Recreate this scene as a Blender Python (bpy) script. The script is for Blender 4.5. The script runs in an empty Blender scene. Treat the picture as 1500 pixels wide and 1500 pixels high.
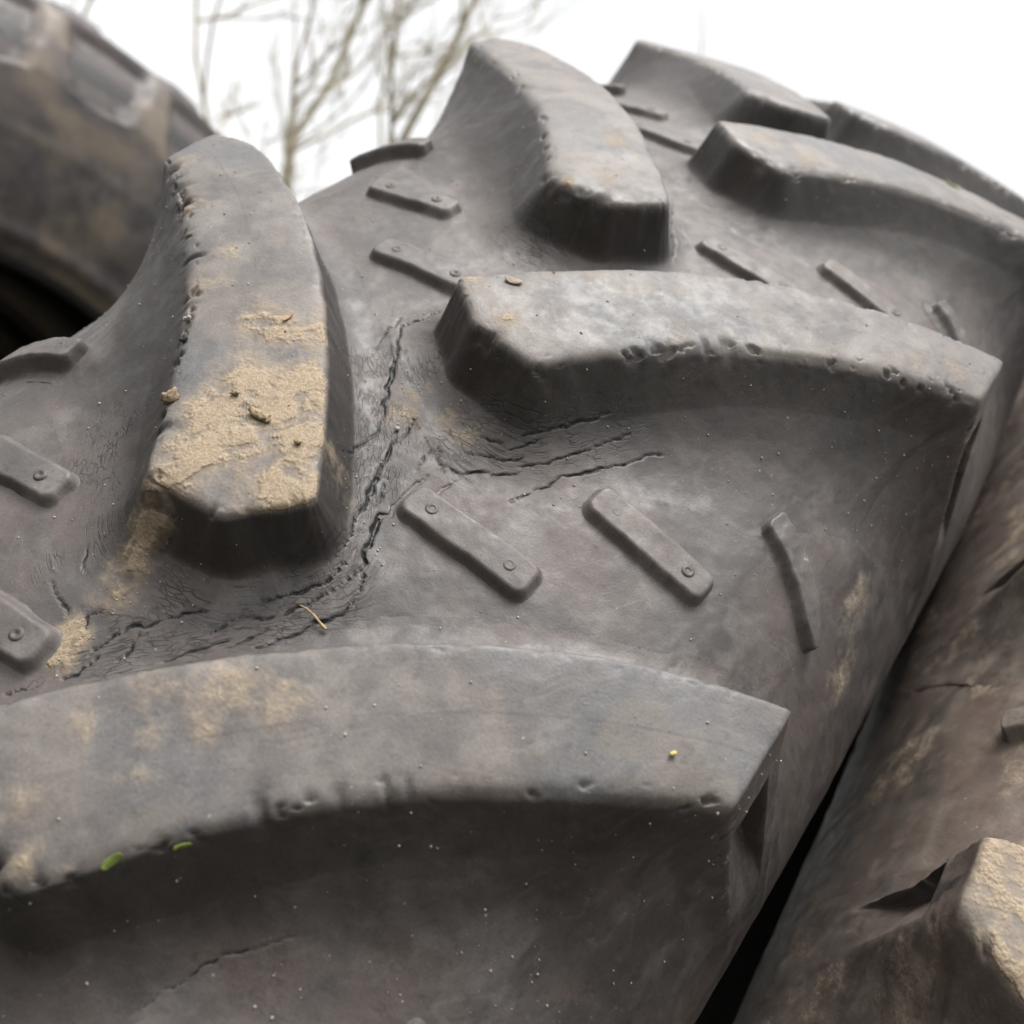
import bpy, math, random
import numpy as np
from mathutils import Matrix, Vector
random.seed(7)
SC = bpy.context.scene
COL = SC.collection

# ------------------------------------------------------------------ camera, sky, sun, exposure
# lengths below are in "tread units" (half tread width 0.235); S turns them into metres
R = 1.5634857015                     # outer radius of the tyre over the lugs
S = 0.85 / R
NLUG = 31; PITCH = 2 * math.pi * R / NLUG; OFFL = 0.1518783465
IR = 1.02349869; K4 = -2.00860895; H = 0.04116; HD = 0.00716
Rm = np.array([[0.8064808684, 0.5839241568, 0.0928503522],      # tyre axes seen from the camera (x right, y down, z forward)
               [0.5139093104, -0.6146210140, -0.5984465138],
               [-0.2923795984, 0.5303523246, -0.7957641499]])
TC = np.array([-0.0598679365, -0.0614555336, 0.4834351700])      # point of the tread under the camera
UP = np.array([0.42, -0.87, 0.25]); UP /= np.linalg.norm(UP)     # plumb line seen from the camera
FW = np.array([0, 0, 1.0]) - UP * UP[2]; FW /= np.linalg.norm(FW)
W = np.stack([np.cross(FW, UP), FW, UP])                          # camera axes -> world axes
cen_cam = (TC - R * Rm[:, 2]) * S
TR = W @ Rm                                                       # tyre axes in the world
lean = TR[2, 0]
cen_h = S * (R - 0.022) * math.sqrt(1 - lean ** 2) + S * 0.235 * abs(lean)
CAM = -(W @ cen_cam); CAM[2] += cen_h; CAM[0] = 0; CAM[1] = 0
CEN = CAM + W @ cen_cam                                           # tyre centre, the ground is z = 0

cam_data = bpy.data.cameras.new('camera'); cam = bpy.data.objects.new('camera', cam_data); COL.objects.link(cam)
M = np.eye(4); M[:3, 0] = W[:, 0]; M[:3, 1] = -W[:, 1]; M[:3, 2] = -W[:, 2]; M[:3, 3] = CAM
cam.matrix_world = Matrix(M.tolist())
cam_data.sensor_width = 36; cam_data.lens = 36 * 0.99239
cam_data.clip_start = 0.02; cam_data.clip_end = 2000
cam_data.dof.use_dof = True; cam_data.dof.focus_distance = 0.485 * S; cam_data.dof.aperture_fstop = 13
SC.camera = cam

SUN_EL, SUN_AZ = math.radians(70), math.radians(-160)              # azimuth measured from +Y towards +X
world = bpy.data.worlds.new('World'); SC.world = world; world.use_nodes = True
wn = world.node_tree.nodes; wl = world.node_tree.links
bg = wn['Background']
sky = wn.new('ShaderNodeTexSky'); sky.sky_type = 'NISHITA'; sky.sun_disc = False
sky.sun_elevation = SUN_EL; sky.sun_rotation = SUN_AZ; sky.air_density = 1.0; sky.dust_density = 4.0; sky.ozone_density = 1.0
hs = wn.new('ShaderNodeHueSaturation'); hs.inputs['Saturation'].default_value = 0.04
wl.new(sky.outputs[0], hs.inputs['Color']); wl.new(hs.outputs[0], bg.inputs[0]); bg.inputs[1].default_value = 0.12
sd = bpy.data.lights.new('sun', 'SUN'); sd.energy = 1.5; sd.angle = math.radians(30); sd.color = (1, 0.97, 0.93)
sun = bpy.data.objects.new('sun', sd); COL.objects.link(sun)
sdir = Vector((math.sin(SUN_AZ) * math.cos(SUN_EL), math.cos(SUN_AZ) * math.cos(SUN_EL), math.sin(SUN_EL)))
sun.rotation_euler = (-sdir).to_track_quat('-Z', 'Y').to_euler()
SC.view_settings.view_transform = 'Standard'; SC.view_settings.look = 'None'
SC.view_settings.gamma = 1.0; SC.view_settings.use_curve_mapping = False
SC.view_settings.exposure = 1.6
SC.cycles.max_bounces = 4; SC.cycles.diffuse_bounces = 2; SC.cycles.glossy_bounces = 2
SC.cycles.use_adaptive_sampling = True; SC.cycles.adaptive_threshold = 0.015; SC.cycles.use_denoising = True

# ------------------------------------------------------------------ helpers
_rs = np.random.RandomState(3); _T = _rs.rand(256, 256)
def vnoise(x, y):
    xi = np.floor(x).astype(int); yi = np.floor(y).astype(int); fx = x - xi; fy = y - yi
    fx = fx * fx * fx * (fx * (fx * 6 - 15) + 10); fy = fy * fy * fy * (fy * (fy * 6 - 15) + 10)
    a = _T[xi & 255, yi & 255]; b = _T[(xi + 1) & 255, yi & 255]; c = _T[xi & 255, (yi + 1) & 255]; d = _T[(xi + 1) & 255, (yi + 1) & 255]
    return (a * (1 - fx) + b * fx) * (1 - fy) + (c * (1 - fx) + d * fx) * fy
def fbm(x, y, o=4):
    s = 0; a = 0.5; n = 0
    for k in range(o):
        s = s + a * vnoise(x + 17.3 * k, y + 5.1 * k); n += a; a *= 0.5; x = x * 2.03; y = y * 2.03
    return s / n - 0.5
def sstep(a, b, x):
    t = np.clip((x - a) / (b - a), 0.0, 1.0); return t * t * (3 - 2 * t)

def mesh_obj(name, V, Fq, mat, parent=None, attrs=None, smooth=True, tri=False):
    me = bpy.data.meshes.new(name)
    V = np.asarray(V, np.float32); Fq = np.asarray(Fq, np.int32); k = Fq.shape[1]
    me.vertices.add(len(V)); me.vertices.foreach_set('co', V.ravel())
    me.loops.add(Fq.size); me.loops.foreach_set('vertex_index', Fq.ravel())
    me.polygons.add(len(Fq)); me.polygons.foreach_set('loop_start', np.arange(0, Fq.size, k, dtype=np.int32))
    me.update(calc_edges=True); me.validate()
    if smooth: me.polygons.foreach_set('use_smooth', np.ones(len(me.polygons), bool))
    if attrs and 'col' in attrs and 'kd' not in attrs: attrs = dict(attrs, kd=np.full(len(V), -3.0))
    for an, av in (attrs or {}).items():
        av = np.asarray(av, np.float32)
        if av.ndim == 1:
            at = me.attributes.new(an, 'FLOAT', 'POINT'); at.data.foreach_set('value', av)
        else:
            at = me.attributes.new(an, 'FLOAT_VECTOR', 'POINT'); at.data.foreach_set('vector', av.ravel())
    me.materials.append(mat)
    o = bpy.data.objects.new(name, me); COL.objects.link(o); o.parent = parent
    return o
def grid_faces(nr, nc):
    i = np.arange(nr - 1)[:, None] * nc + np.arange(nc - 1)[None]
    return np.stack([i, i + 1, i + nc + 1, i + nc], -1).reshape(-1, 4)
def compact(V, Fq, attrs):
    used = np.zeros(len(V), bool); used[Fq.ravel()] = True
    idx = np.cumsum(used) - 1
    return V[used], idx[Fq], {k: v[used] for k, v in attrs.items()}
def tag(o, label=None, cat=None, group=None, kind=None):
    if label: o['label'] = label
    if cat: o['category'] = cat
    if group: o['group'] = group
    if kind: o['kind'] = kind
    return o
def empty(name, mw):
    o = bpy.data.objects.new(name, None); COL.objects.link(o); o.empty_display_size = 0.1; o.matrix_world = mw
    return o

# ------------------------------------------------------------------ materials
class NT:
    def __init__(s, name):
        s.m = bpy.data.materials.new(name); s.m.use_nodes = True; s.t = s.m.node_tree; s.n = s.t.nodes
        s.b = s.n['Principled BSDF']
    def node(s, kind, **kw):
        n = s.n.new(kind)
        for k, v in kw.items(): setattr(n, k, v)
        return n
    def link(s, a, b): s.t.links.new(a, b)
    def setin(s, n, i, v):
        if hasattr(v, 'is_output') or hasattr(v, 'links'): s.link(v, n.inputs[i])
        else: n.inputs[i].default_value = v
    def math(s, op, a, b=0.0, c=0.0):
        n = s.node('ShaderNodeMath', operation=op); s.setin(n, 0, a); s.setin(n, 1, b); s.setin(n, 2, c); return n.outputs[0]
    def mix(s, f, a, b):
        n = s.node('ShaderNodeMix', data_type='RGBA'); s.setin(n, 0, f)
        for i, v in ((6, a), (7, b)):
            s.setin(n, i, v if hasattr(v, 'links') else (*v, 1))
        return n.outputs[2]
    def ramp(s, v, a, b, lo=0.0, hi=1.0):
        n = s.node('ShaderNodeMapRange', interpolation_type='SMOOTHSTEP'); s.setin(n, 0, v)
        n.inputs[1].default_value = a; n.inputs[2].default_value = b; n.inputs[3].default_value = lo; n.inputs[4].default_value = hi
        return n.outputs[0]
    def noise(s, vec, scale, detail=4, rough=0.55, dist=0.0):
        n = s.node('ShaderNodeTexNoise'); s.link(vec, n.inputs['Vector']); n.inputs['Scale'].default_value = scale
        n.inputs['Detail'].default_value = detail; n.inputs['Roughness'].default_value = rough; n.inputs['Distortion'].default_value = dist
        return n.outputs['Fac']
    def voro(s, vec, scale, feat='F1', out='Distance', rnd=1.0):
        n = s.node('ShaderNodeTexVoronoi', feature=feat); s.link(vec, n.inputs['Vector']); n.inputs['Scale'].default_value = scale
        n.inputs['Randomness'].default_value = rnd
        return n.outputs[out]
    def attr(s, name, out='Fac'):
        n = s.node('ShaderNodeAttribute', attribute_name=name); return n.outputs[out]
    def mapping(s, vec, scale=(1, 1, 1), loc=(0, 0, 0), rot=(0, 0, 0)):
        n = s.node('ShaderNodeMapping'); s.link(vec, n.inputs[0]); n.inputs['Scale'].default_value = scale
        n.inputs['Location'].default_value = loc; n.inputs['Rotation'].default_value = rot; return n.outputs[0]
    def bump(s, h, strength, dist, prev=None):
        n = s.node('ShaderNodeBump'); s.setin(n, 'Strength', strength); n.inputs['Distance'].default_value = dist; s.link(h, n.inputs['Height'])
        if prev is not None: s.link(prev, n.inputs['Normal'])
        return n.outputs[0]

def rubber_material(name):
    t = NT(name); tc = t.node('ShaderNodeTexCoord').outputs['Object']
    mud = t.attr('mud'); crk = t.attr('crk'); kd = t.ramp(t.attr('kd'), -0.10, 0.18); es = t.attr('es', 'Vector'); base = t.attr('col', 'Color')
    n3 = t.noise(tc, 1300, 2, 0.75); nm = t.noise(tc, 130, 3, 0.7)
    gr = t.math('MULTIPLY_ADD', n3, 0.7, t.math('MULTIPLY_ADD', nm, 0.6, 0.35))
    g_ = t.node('ShaderNodeVectorMath', operation='SCALE'); t.link(base, g_.inputs[0]); t.link(gr, g_.inputs['Scale']); base = g_.outputs[0]
    # dust specks
    spk = t.math('LESS_THAN', t.voro(tc, 420), t.ramp(nm, 0.5, 0.75, 0.0, 0.16))
    base = t.mix(t.math('MULTIPLY', spk, 0.6), base, (0.27, 0.25, 0.225))
    # dried mud
    mm = t.math('ADD', mud, t.math('MULTIPLY_ADD', nm, 1.2, -0.6))
    mfac = t.math('MULTIPLY', t.ramp(mm, 0.12, 0.95), t.ramp(mud, 0.02, 0.25))
    mcol = t.mix(t.ramp(n3, 0.3, 0.7), (0.195, 0.152, 0.104), (0.255, 0.204, 0.145))
    mcol = t.mix(t.ramp(nm, 0.36, 0.56), (0.160, 0.122, 0.083), mcol)
    base = t.mix(t.math('MULTIPLY', mfac, 0.90), base, mcol)
    crust = t.math('MULTIPLY', t.ramp(mm, 0.58, 0.84), t.ramp(mud, 0.3, 0.6))
    base = t.mix(t.math('MULTIPLY', crust, 0.65), base, t.mix(t.ramp(n3, 0.35, 0.65), (0.175, 0.133, 0.088), (0.270, 0.212, 0.148)))
    # weather cracks that run along the foot of the lugs
    rn = t.noise(t.mapping(es, (30, 260, 1)), 1.0, 1, 0.5)
    rg = t.math('ABSOLUTE', t.math('SUBTRACT', rn, 0.5))
    ce = t.voro(t.mapping(es, (120, 420, 1)), 1.0, 'DISTANCE_TO_EDGE')
    cf = t.math('SUBTRACT', 1.0, t.ramp(rg, 0.001, 0.007))
    cf2 = t.math('MULTIPLY', t.math('SUBTRACT', 1.0, t.ramp(ce, 0.03, 0.11)), t.ramp(nm, 0.40, 0.60, 0.0, 0.8))
    cfa = t.math('MULTIPLY', t.math('MAXIMUM', cf, cf2), t.ramp(crk, 0.10, 0.62))
    base = t.mix(t.math('MULTIPLY', cfa, 0.85), base, (0.012, 0.011, 0.011))
    base = t.mix(kd, base, (0.004, 0.004, 0.004))
    t.link(base, t.b.inputs['Base Color'])
    t.link(t.math('MULTIPLY_ADD', mfac, 0.3, t.ramp(nm, 0.3, 0.7, 0.44, 0.66)), t.b.inputs['Roughness']); t.b.inputs['Specular IOR Level'].default_value = 0.33
    hgt = t.math('MULTIPLY_ADD', n3, 0.11, t.math('MULTIPLY', nm, 0.16))
    hgt = t.math('MULTIPLY_ADD', cfa, -0.15, hgt)
    hgt = t.math('MULTIPLY_ADD', mfac, t.math('MULTIPLY_ADD', nm, 0.45, 0.08), hgt)
    hgt = t.math('MULTIPLY_ADD', crust, t.math('MULTIPLY_ADD', n3, 0.25, 0.28), hgt)
    t.link(t.bump(hgt, 0.8, 0.0009), t.b.inputs['Normal'])
    return t.m
RUB = rubber_material('weathered_rubber')
def plain(name, col, rough=0.8, var=0.3, scale=60, spec=0.3):
    t = NT(name); tc = t.node('ShaderNodeTexCoord').outputs['Object']
    n = t.noise(tc, scale, 4, 0.6)
    c = t.mix(t.ramp(n, 0.3, 0.7), tuple(v * (1 - var) for v in col), tuple(v * (1 + var) for v in col))
    t.link(c, t.b.inputs['Base Color']); t.b.inputs['Roughness'].default_value = rough; t.b.inputs['Specular IOR Level'].default_value = spec
    t.link(t.bump(n, 0.3, 0.002), t.b.inputs['Normal']); return t.m

# ------------------------------------------------------------------ ground
GM = NT('trodden_earth'); tcg = GM.node('ShaderNodeTexCoord').outputs['Object']
g1 = GM.noise(tcg, 0.7, 5, 0.6); g2 = GM.noise(tcg, 9, 6, 0.65)
GM.link(GM.mix(GM.ramp(g1, 0.35, 0.65), GM.mix(GM.ramp(g2, 0.3, 0.7), (0.028, 0.022, 0.017), (0.050, 0.041, 0.031)), (0.024, 0.028, 0.014)), GM.b.inputs['Base Color'])
GM.b.inputs['Roughness'].default_value = 0.95
GM.link(GM.bump(g2, 0.6, 0.03), GM.b.inputs['Normal'])
gx = np.concatenate([-np.geomspace(900, 4, 30), np.linspace(-3.5, 3.5, 60), np.geomspace(4, 900, 30)])
GXX, GYY = np.meshgrid(gx, gx, indexing='ij'); nearm = np.exp(-(GXX ** 2 + GYY ** 2) / 900)
GZ = (fbm(GXX * 0.8, GYY * 0.8) * 0.05 - 0.035) * nearm - 0.005
g = mesh_obj('ground', np.stack([GXX, GYY, GZ], -1).reshape(-1, 3), grid_faces(len(gx), len(gx))[:, ::-1], GM.m)
tag(g, kind='structure')

# ------------------------------------------------------------------ tyre shape
def bez(p, n):
    t = np.linspace(0, 1, n)[:, None]; p = [np.array(q, float) for q in p]
    return (1 - t) ** 3 * p[0] + 3 * (1 - t) ** 2 * t * p[1] + 3 * (1 - t) * t * t * p[2] + t ** 3 * p[3]
r1 = lambda x: R - IR * x * x / 2 - K4 * x ** 4
AE = 0.425; AMAX = 0.86
r0 = lambda x: r1(x) - H - HD * (np.abs(x) / 0.2) ** 3
def profiles(PE, c2, bead):
    x1 = 0.172
    a_ = np.linspace(-0.3, x1, 400); f0 = np.stack([a_, r0(a_)], 1)
    s0 = np.array([x1, r0(x1)]); tg = np.array([1, (r0(x1) - r0(x1 - 0.001)) / 0.001])
    mid = bez([s0, s0 + tg * 0.045, c2, PE], 401)
    side = bez([PE, (PE[0] + 0.0065, PE[1] - 0.085), (PE[0] - 0.008, R - bead + 0.10), (0.175, R - bead)], 401)
    aB = np.concatenate([a_, np.linspace(x1, AE, 401)[1:], np.linspace(AE, AMAX, 401)[1:]])
    Bp = np.concatenate([f0, mid[1:], side[1:]])
    a2 = np.linspace(-0.3, 0.235, 600); f2 = np.stack([a2, r1(a2)], 1); e0 = f2[-1]
    end = bez([e0, e0 + (0.008, -0.05), (PE[0] - 0.012, PE[1] + 0.07), PE], 401)
    aL = np.concatenate([a2, np.linspace(0.235, AE, 401)[1:], np.linspace(AE, AMAX, 401)[1:]])
    Lp = np.concatenate([f2, end[1:], side[1:]])
    aa = np.linspace(-0.25, AMAX, 4000)
    Bq = np.stack([np.interp(aa, aB, Bp[:, k]) for k in (0, 1)], 1); Lq = np.stack([np.interp(aa, aL, Lp[:, k]) for k in (0, 1)], 1)
    ker = np.exp(-np.linspace(-2.5, 2.5, 31) ** 2 / 2); ker /= ker.sum()
    def sm(c):
        o = c.copy()
        for k in (0, 1): o[15:-15, k] = np.convolve(c[:, k], ker, 'same')[15:-15]
        return o
    return aa, sm(Bq), sm(Lq)
def set_profile(PE, c2, bead):
    """section of the tyre about to be built: widest point, groove run-out, sidewall height"""
    global PA, PB, PL, NBv, NLv, BEAD, PEX
    PA, PB, PL = profiles(PE, c2, bead); BEAD = bead; PEX = PE[0]
    def nv(c):
        t = np.gradient(c, axis=0); t /= np.linalg.norm(t, axis=1)[:, None]; return np.stack([-t[:, 1], t[:, 0]], 1)
    NBv = nv(PB); NLv = nv(PL)
set_profile((0.281, R - 0.215), (0.262, R - 0.130), 0.515)
def place(u, a, h, disp, left):
    """u along the tread, a across it from the centre line, h 0..1 groove floor to lug top, disp along the normal"""
    ip = lambda arr, k: np.interp(a, PA, arr[:, k])
    x = ip(PB, 0) * (1 - h) + ip(PL, 0) * h; r = ip(PB, 1) * (1 - h) + ip(PL, 1) * h
    hc = np.clip(h, 0, 1)
    x = x + disp * (ip(NBv, 0) * (1 - hc) + ip(NLv, 0) * hc); r = r + disp * (ip(NBv, 1) * (1 - hc) + ip(NLv, 1) * hc)
    th = u / R
    return np.stack([-x if left else x, r * np.sin(th), r * np.cos(th)], -1) * S

CB = {0: ((-0.06411, 0.09553, -0.03633, 0.00237), (-0.13821, 0.12796, -0.05643, 0.02555)),
      1: ((-0.06496, 0.08983, -0.03640, 0.00629), (-0.14364, 0.13085, -0.06429, 0.02673))}
def pol_(c, x):
    z = (x - 0.14) * 7; return c[0] + c[1] * z + c[2] * z * z + c[3] * z ** 3
NOSE = {0: [(-0.2305, -0.0240), (-0.2550, 0.0055), (-0.2585, 0.0450)], 1: [(-0.2242, -0.0208), (-0.2555, 0.0059), (-0.2596, 0.0475)]}
def outline(left):
    """closed polygon (u, a) of a lug top with a fillet width for each vertex"""
    cb, cf = CB[left]; n0, n1, n2 = NOSE[left]
    P = []
    for t in np.linspace(0, 1, 5)[:-1]: P.append((n0[0] + (n1[0] - n0[0]) * t, n0[1] + (n1[1] - n0[1]) * t, 0.032, 0.66))
    for t in np.linspace(0, 1, 5)[:-1]: P.append((n1[0] + (n2[0] - n1[0]) * t, n1[1] + (n2[1] - n1[1]) * t, 0.038 + 0.014 * t, 0.66 - 0.3 * t))
    fa = np.linspace(n2[1], 0.233, 26)
    w0 = n2[0] - pol_(cf, n2[1])
    for a in fa:
        k = min(1, (a - n2[1]) / 0.085); P.append((pol_(cf, a) + w0 * max(0, 1 - (a - n2[1]) / 0.04), a, 0.054 + (0.044 if left else 0.040) * k * k * (3 - 2 * k), 0.34 - (0.32 if left else 0.2) * k))
    uf, ub = pol_(cf, 0.233), pol_(cb, 0.235)
    for a in np.linspace(0.25, AE + 0.03, 14):
        k = (a - 0.235) / 0.2; k2 = max(0, min(1, (a - 0.30) / 0.12)) if left else min(k, 1)
        P.append((uf + 0.006 * k, a, 0.096 - 0.066 * k2, (0.02 if left else 0.14) + 0.4 * k2))
    for a in np.linspace(AE + 0.03, 0.25, 14): k = (a - 0.235) / 0.2; P.append((ub - 0.008 * k - (0.016 if left else 0), a, 0.026, 0.6))
    ba = np.linspace(0.235, n0[1], 30)
    w1 = n0[0] - pol_(cb, n0[1])
    for a in ba[:-1]: P.append((pol_(cb, a) + w1 * max(0, 1 - (a - n0[1]) / 0.05) - (0.016 * max(0, (a - 0.19) / 0.045) ** 2 if left else 0), a, 0.034, 0.62))
    P = np.array(P)
    for _ in range(2):                                           # soften the corners a little
        Q = np.roll(P, -1, 0); P = np.stack([0.75 * P + 0.25 * Q, 0.25 * P + 0.75 * Q], 1).reshape(-1, 4)
    return P
OUT = {0: outline(0), 1: outline(1)}
def sdf(u, a, left):
    """signed distance to the lug outline (inside negative), arc position, fillet width"""
    P = OUT[left]; Q = np.roll(P, -1, 0); best = np.full(u.shape, 1e9); arc = np.zeros(u.shape); D = np.zeros(u.shape); ST = np.zeros(u.shape); ins = np.zeros(u.shape, bool)
    s0 = np.concatenate([[0], np.cumsum(np.hypot(*(Q - P)[:, :2].T))])
    for k in range(len(P)):
        e = Q[k, :2] - P[k, :2]; l2 = e @ e
        if l2 < 1e-14: continue
        t = np.clip(((u - P[k, 0]) * e[0] + (a - P[k, 1]) * e[1]) / l2, 0, 1)
        dd = (u - P[k, 0] - t * e[0]) ** 2 + (a - P[k, 1] - t * e[1]) ** 2
        m = dd < best; best = np.where(m, dd, best); arc = np.where(m, s0[k] + t * math.sqrt(l2), arc); D = np.where(m, P[k, 2] * (1 - t) + Q[k, 2] * t, D); ST = np.where(m, P[k, 3] * (1 - t) + Q[k, 3] * t, ST)
        c = ((P[k, 1] > a) != (Q[k, 1] > a)) & (u < (Q[k, 0] - P[k, 0]) * (a - P[k, 1]) / (Q[k, 1] - P[k, 1] + 1e-15) + P[k, 0]); ins ^= c
    d = np.sqrt(best); return np.where(ins, -d, d), arc, D, ST

# cracks of the main tyre: (width, depth, points (u, a signed)); filled in from measurements
CRACKS = [
    (0.0021, 0.0045, [(0.0992, -0.0419), (0.0862, -0.0447), (0.0742, -0.049), (0.0667, -0.045), (0.062, -0.0427), (0.0553, -0.0378), (0.0464, -0.0325), (0.0384, -0.0288), (0.0309, -0.0246), (0.0248, -0.0201), (0.0176, -0.0174), (0.0159, -0.0146), (0.0091, -0.0104), (0.0018, -0.0057)]),
    (0.0013, 0.003, [(0.0018, -0.0057), (-0.0058, -0.0057), (-0.0194, -0.0044), (-0.0347, 0.0003)]),
    (0.0013, 0.003, [(0.0789, -0.0538), (0.0672, -0.0533), (0.0611, -0.0512), (0.0527, -0.0502)]),
    (0.002, 0.0045, [(0.0211, 0.0018), (0.0111, 0.0044), (0.0034, 0.0043), (-0.0023, 0.004), (-0.0042, 0.0069), (-0.0132, 0.0089), (-0.0236, 0.0114), (-0.0247, 0.0136), (-0.03, 0.0159), (-0.0346, 0.0167), (-0.04, 0.0209), (-0.0469, 0.0224), (-0.0501, 0.0218), (-0.0583, 0.0267), (-0.07, 0.029)]),
    (0.0028, 0.005, [(-0.0048, 0.0302), (-0.0194, 0.0288), (-0.0259, 0.0288), (-0.0359, 0.0323), (-0.0391, 0.0294), (-0.0472, 0.0302), (-0.0528, 0.034), (-0.0602, 0.0369), (-0.0678, 0.0408), (-0.0765, 0.0411)]),
    (0.0016, 0.004, [(-0.0706, 0.0439), (-0.0742, 0.0473), (-0.0851, 0.0488), (-0.0921, 0.0494), (-0.099, 0.0465), (-0.1044, 0.0427), (-0.1129, 0.0407), (-0.1223, 0.0357), (-0.1303, 0.0316)]),
    (0.0017, 0.004, [(-0.0716, 0.035), (-0.0784, 0.0339), (-0.0848, 0.0336), (-0.0966, 0.027), (-0.1054, 0.0202), (-0.1105, 0.017)]),
    (0.0014, 0.0035, [(-0.0799, 0.0399), (-0.0869, 0.0381), (-0.0955, 0.0358), (-0.1017, 0.0315), (-0.1092, 0.0292), (-0.1172, 0.023), (-0.1201, 0.0187)]),
    (0.0013, 0.003, [(-0.1173, 0.019), (-0.127, 0.0132), (-0.1317, 0.0128), (-0.1373, 0.0095)]),
    (0.0013, 0.003, [(-0.1177, 0.0285), (-0.1259, 0.0263), (-0.1363, 0.0215)]),
    (0.0013, 0.003, [(-0.1318, 0.0191), (-0.1415, 0.0146), (-0.1477, 0.0109), (-0.1493, 0.0091), (-0.1588, 0.0047)]),
    (0.0016, 0.004, [(-0.13, 0.0017), (-0.1381, -0.0058), (-0.1434, -0.0106), (-0.1511, -0.0139), (-0.1513, -0.0171), (-0.1546, -0.0198), (-0.1627, -0.0216), (-0.1665, -0.0228), (-0.1762, -0.0234)]),
    (0.0013, 0.003, [(-0.1545, -0.0129), (-0.1609, -0.0114), (-0.1663, -0.0107), (-0.1751, -0.0111)]),
    (0.0016, 0.004, [(-0.1739, -0.0197), (-0.1849, -0.0212), (-0.1899, -0.0234)]),
    (0.0017, 0.004, [(-0.185, -0.0302), (-0.1901, -0.0297), (-0.2035, -0.0333), (-0.2107, -0.0388)]),
    (0.0013, 0.003, [(-0.1556, -0.0346), (-0.1627, -0.0383), (-0.1676, -0.0347)]),
    (0.0013, 0.003, [(-0.1605, -0.0663), (-0.1648, -0.0559), (-0.1667, -0.0491), (-0.1699, -0.0455)]),
    (0.0013, 0.003, [(-0.1392, -0.0656), (-0.1446, -0.0605), (-0.1479, -0.0548)]),
    (0.0016, 0.0035, [(0.0132, 0.0237), (0.0054, 0.031), (0.0075, 0.0416), (0.0154, 0.0491), (0.0196, 0.0564), (0.0272, 0.0634)]),
    (0.0013, 0.003, [(0.0299, 0.0627), (0.0383, 0.068), (0.0405, 0.0726), (0.0486, 0.076), (0.0612, 0.0816), (0.0743, 0.0872), (0.0876, 0.0951)]),
    (0.0015, 0.0035, [(0.0105, 0.0719), (0.0268, 0.0761), (0.0269, 0.0786), (0.0429, 0.0822), (0.0547, 0.0909), (0.0665, 0.0974), (0.0807, 0.1061), (0.0917, 0.1123)]),
    (0.0013, 0.003, [(0.0421, 0.0546), (0.0554, 0.0637), (0.0705, 0.0724), (0.0837, 0.0804)]),
    (0.0013, 0.003, [(0.0309, 0.0362), (0.0342, 0.0477)]),
    (0.0013, 0.003, [(0.02, 0.0362), (0.0275, 0.0514), (0.0341, 0.0606)]),
    (0.0013, 0.003, [(0.0336, 0.0539), (0.0477, 0.0624)]),
    (0.0013, 0.003, [(0.0072, 0.0418), (-0.001, 0.042), (-0.0188, 0.0393)]),
    (0.0013, 0.003, [(0.0139, 0.0244), (0.0047, 0.0223), (-0.0058, 0.0232)]),
    (0.0007, 0.0015, [(-0.2663, 0.0941), (-0.2593, 0.0958), (-0.245, 0.1011), (-0.2363, 0.1034), (-0.2233, 0.1124), (-0.2087, 0.1251)]),
    (0.0013, 0.003, [(-0.0198, 0.0156), (-0.0264, 0.0189), (-0.0314, 0.0222), (-0.0376, 0.0247)]),
    (0.001, 0.002, [(0.198, -0.035), (0.1963, -0.0263), (0.1949, -0.0155)]),
    (0.0018, 0.003, [(0.3281, -0.0072), (0.2951, 0.0074), (0.2752, 0.0207), (0.248, 0.032)]),
]
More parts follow.
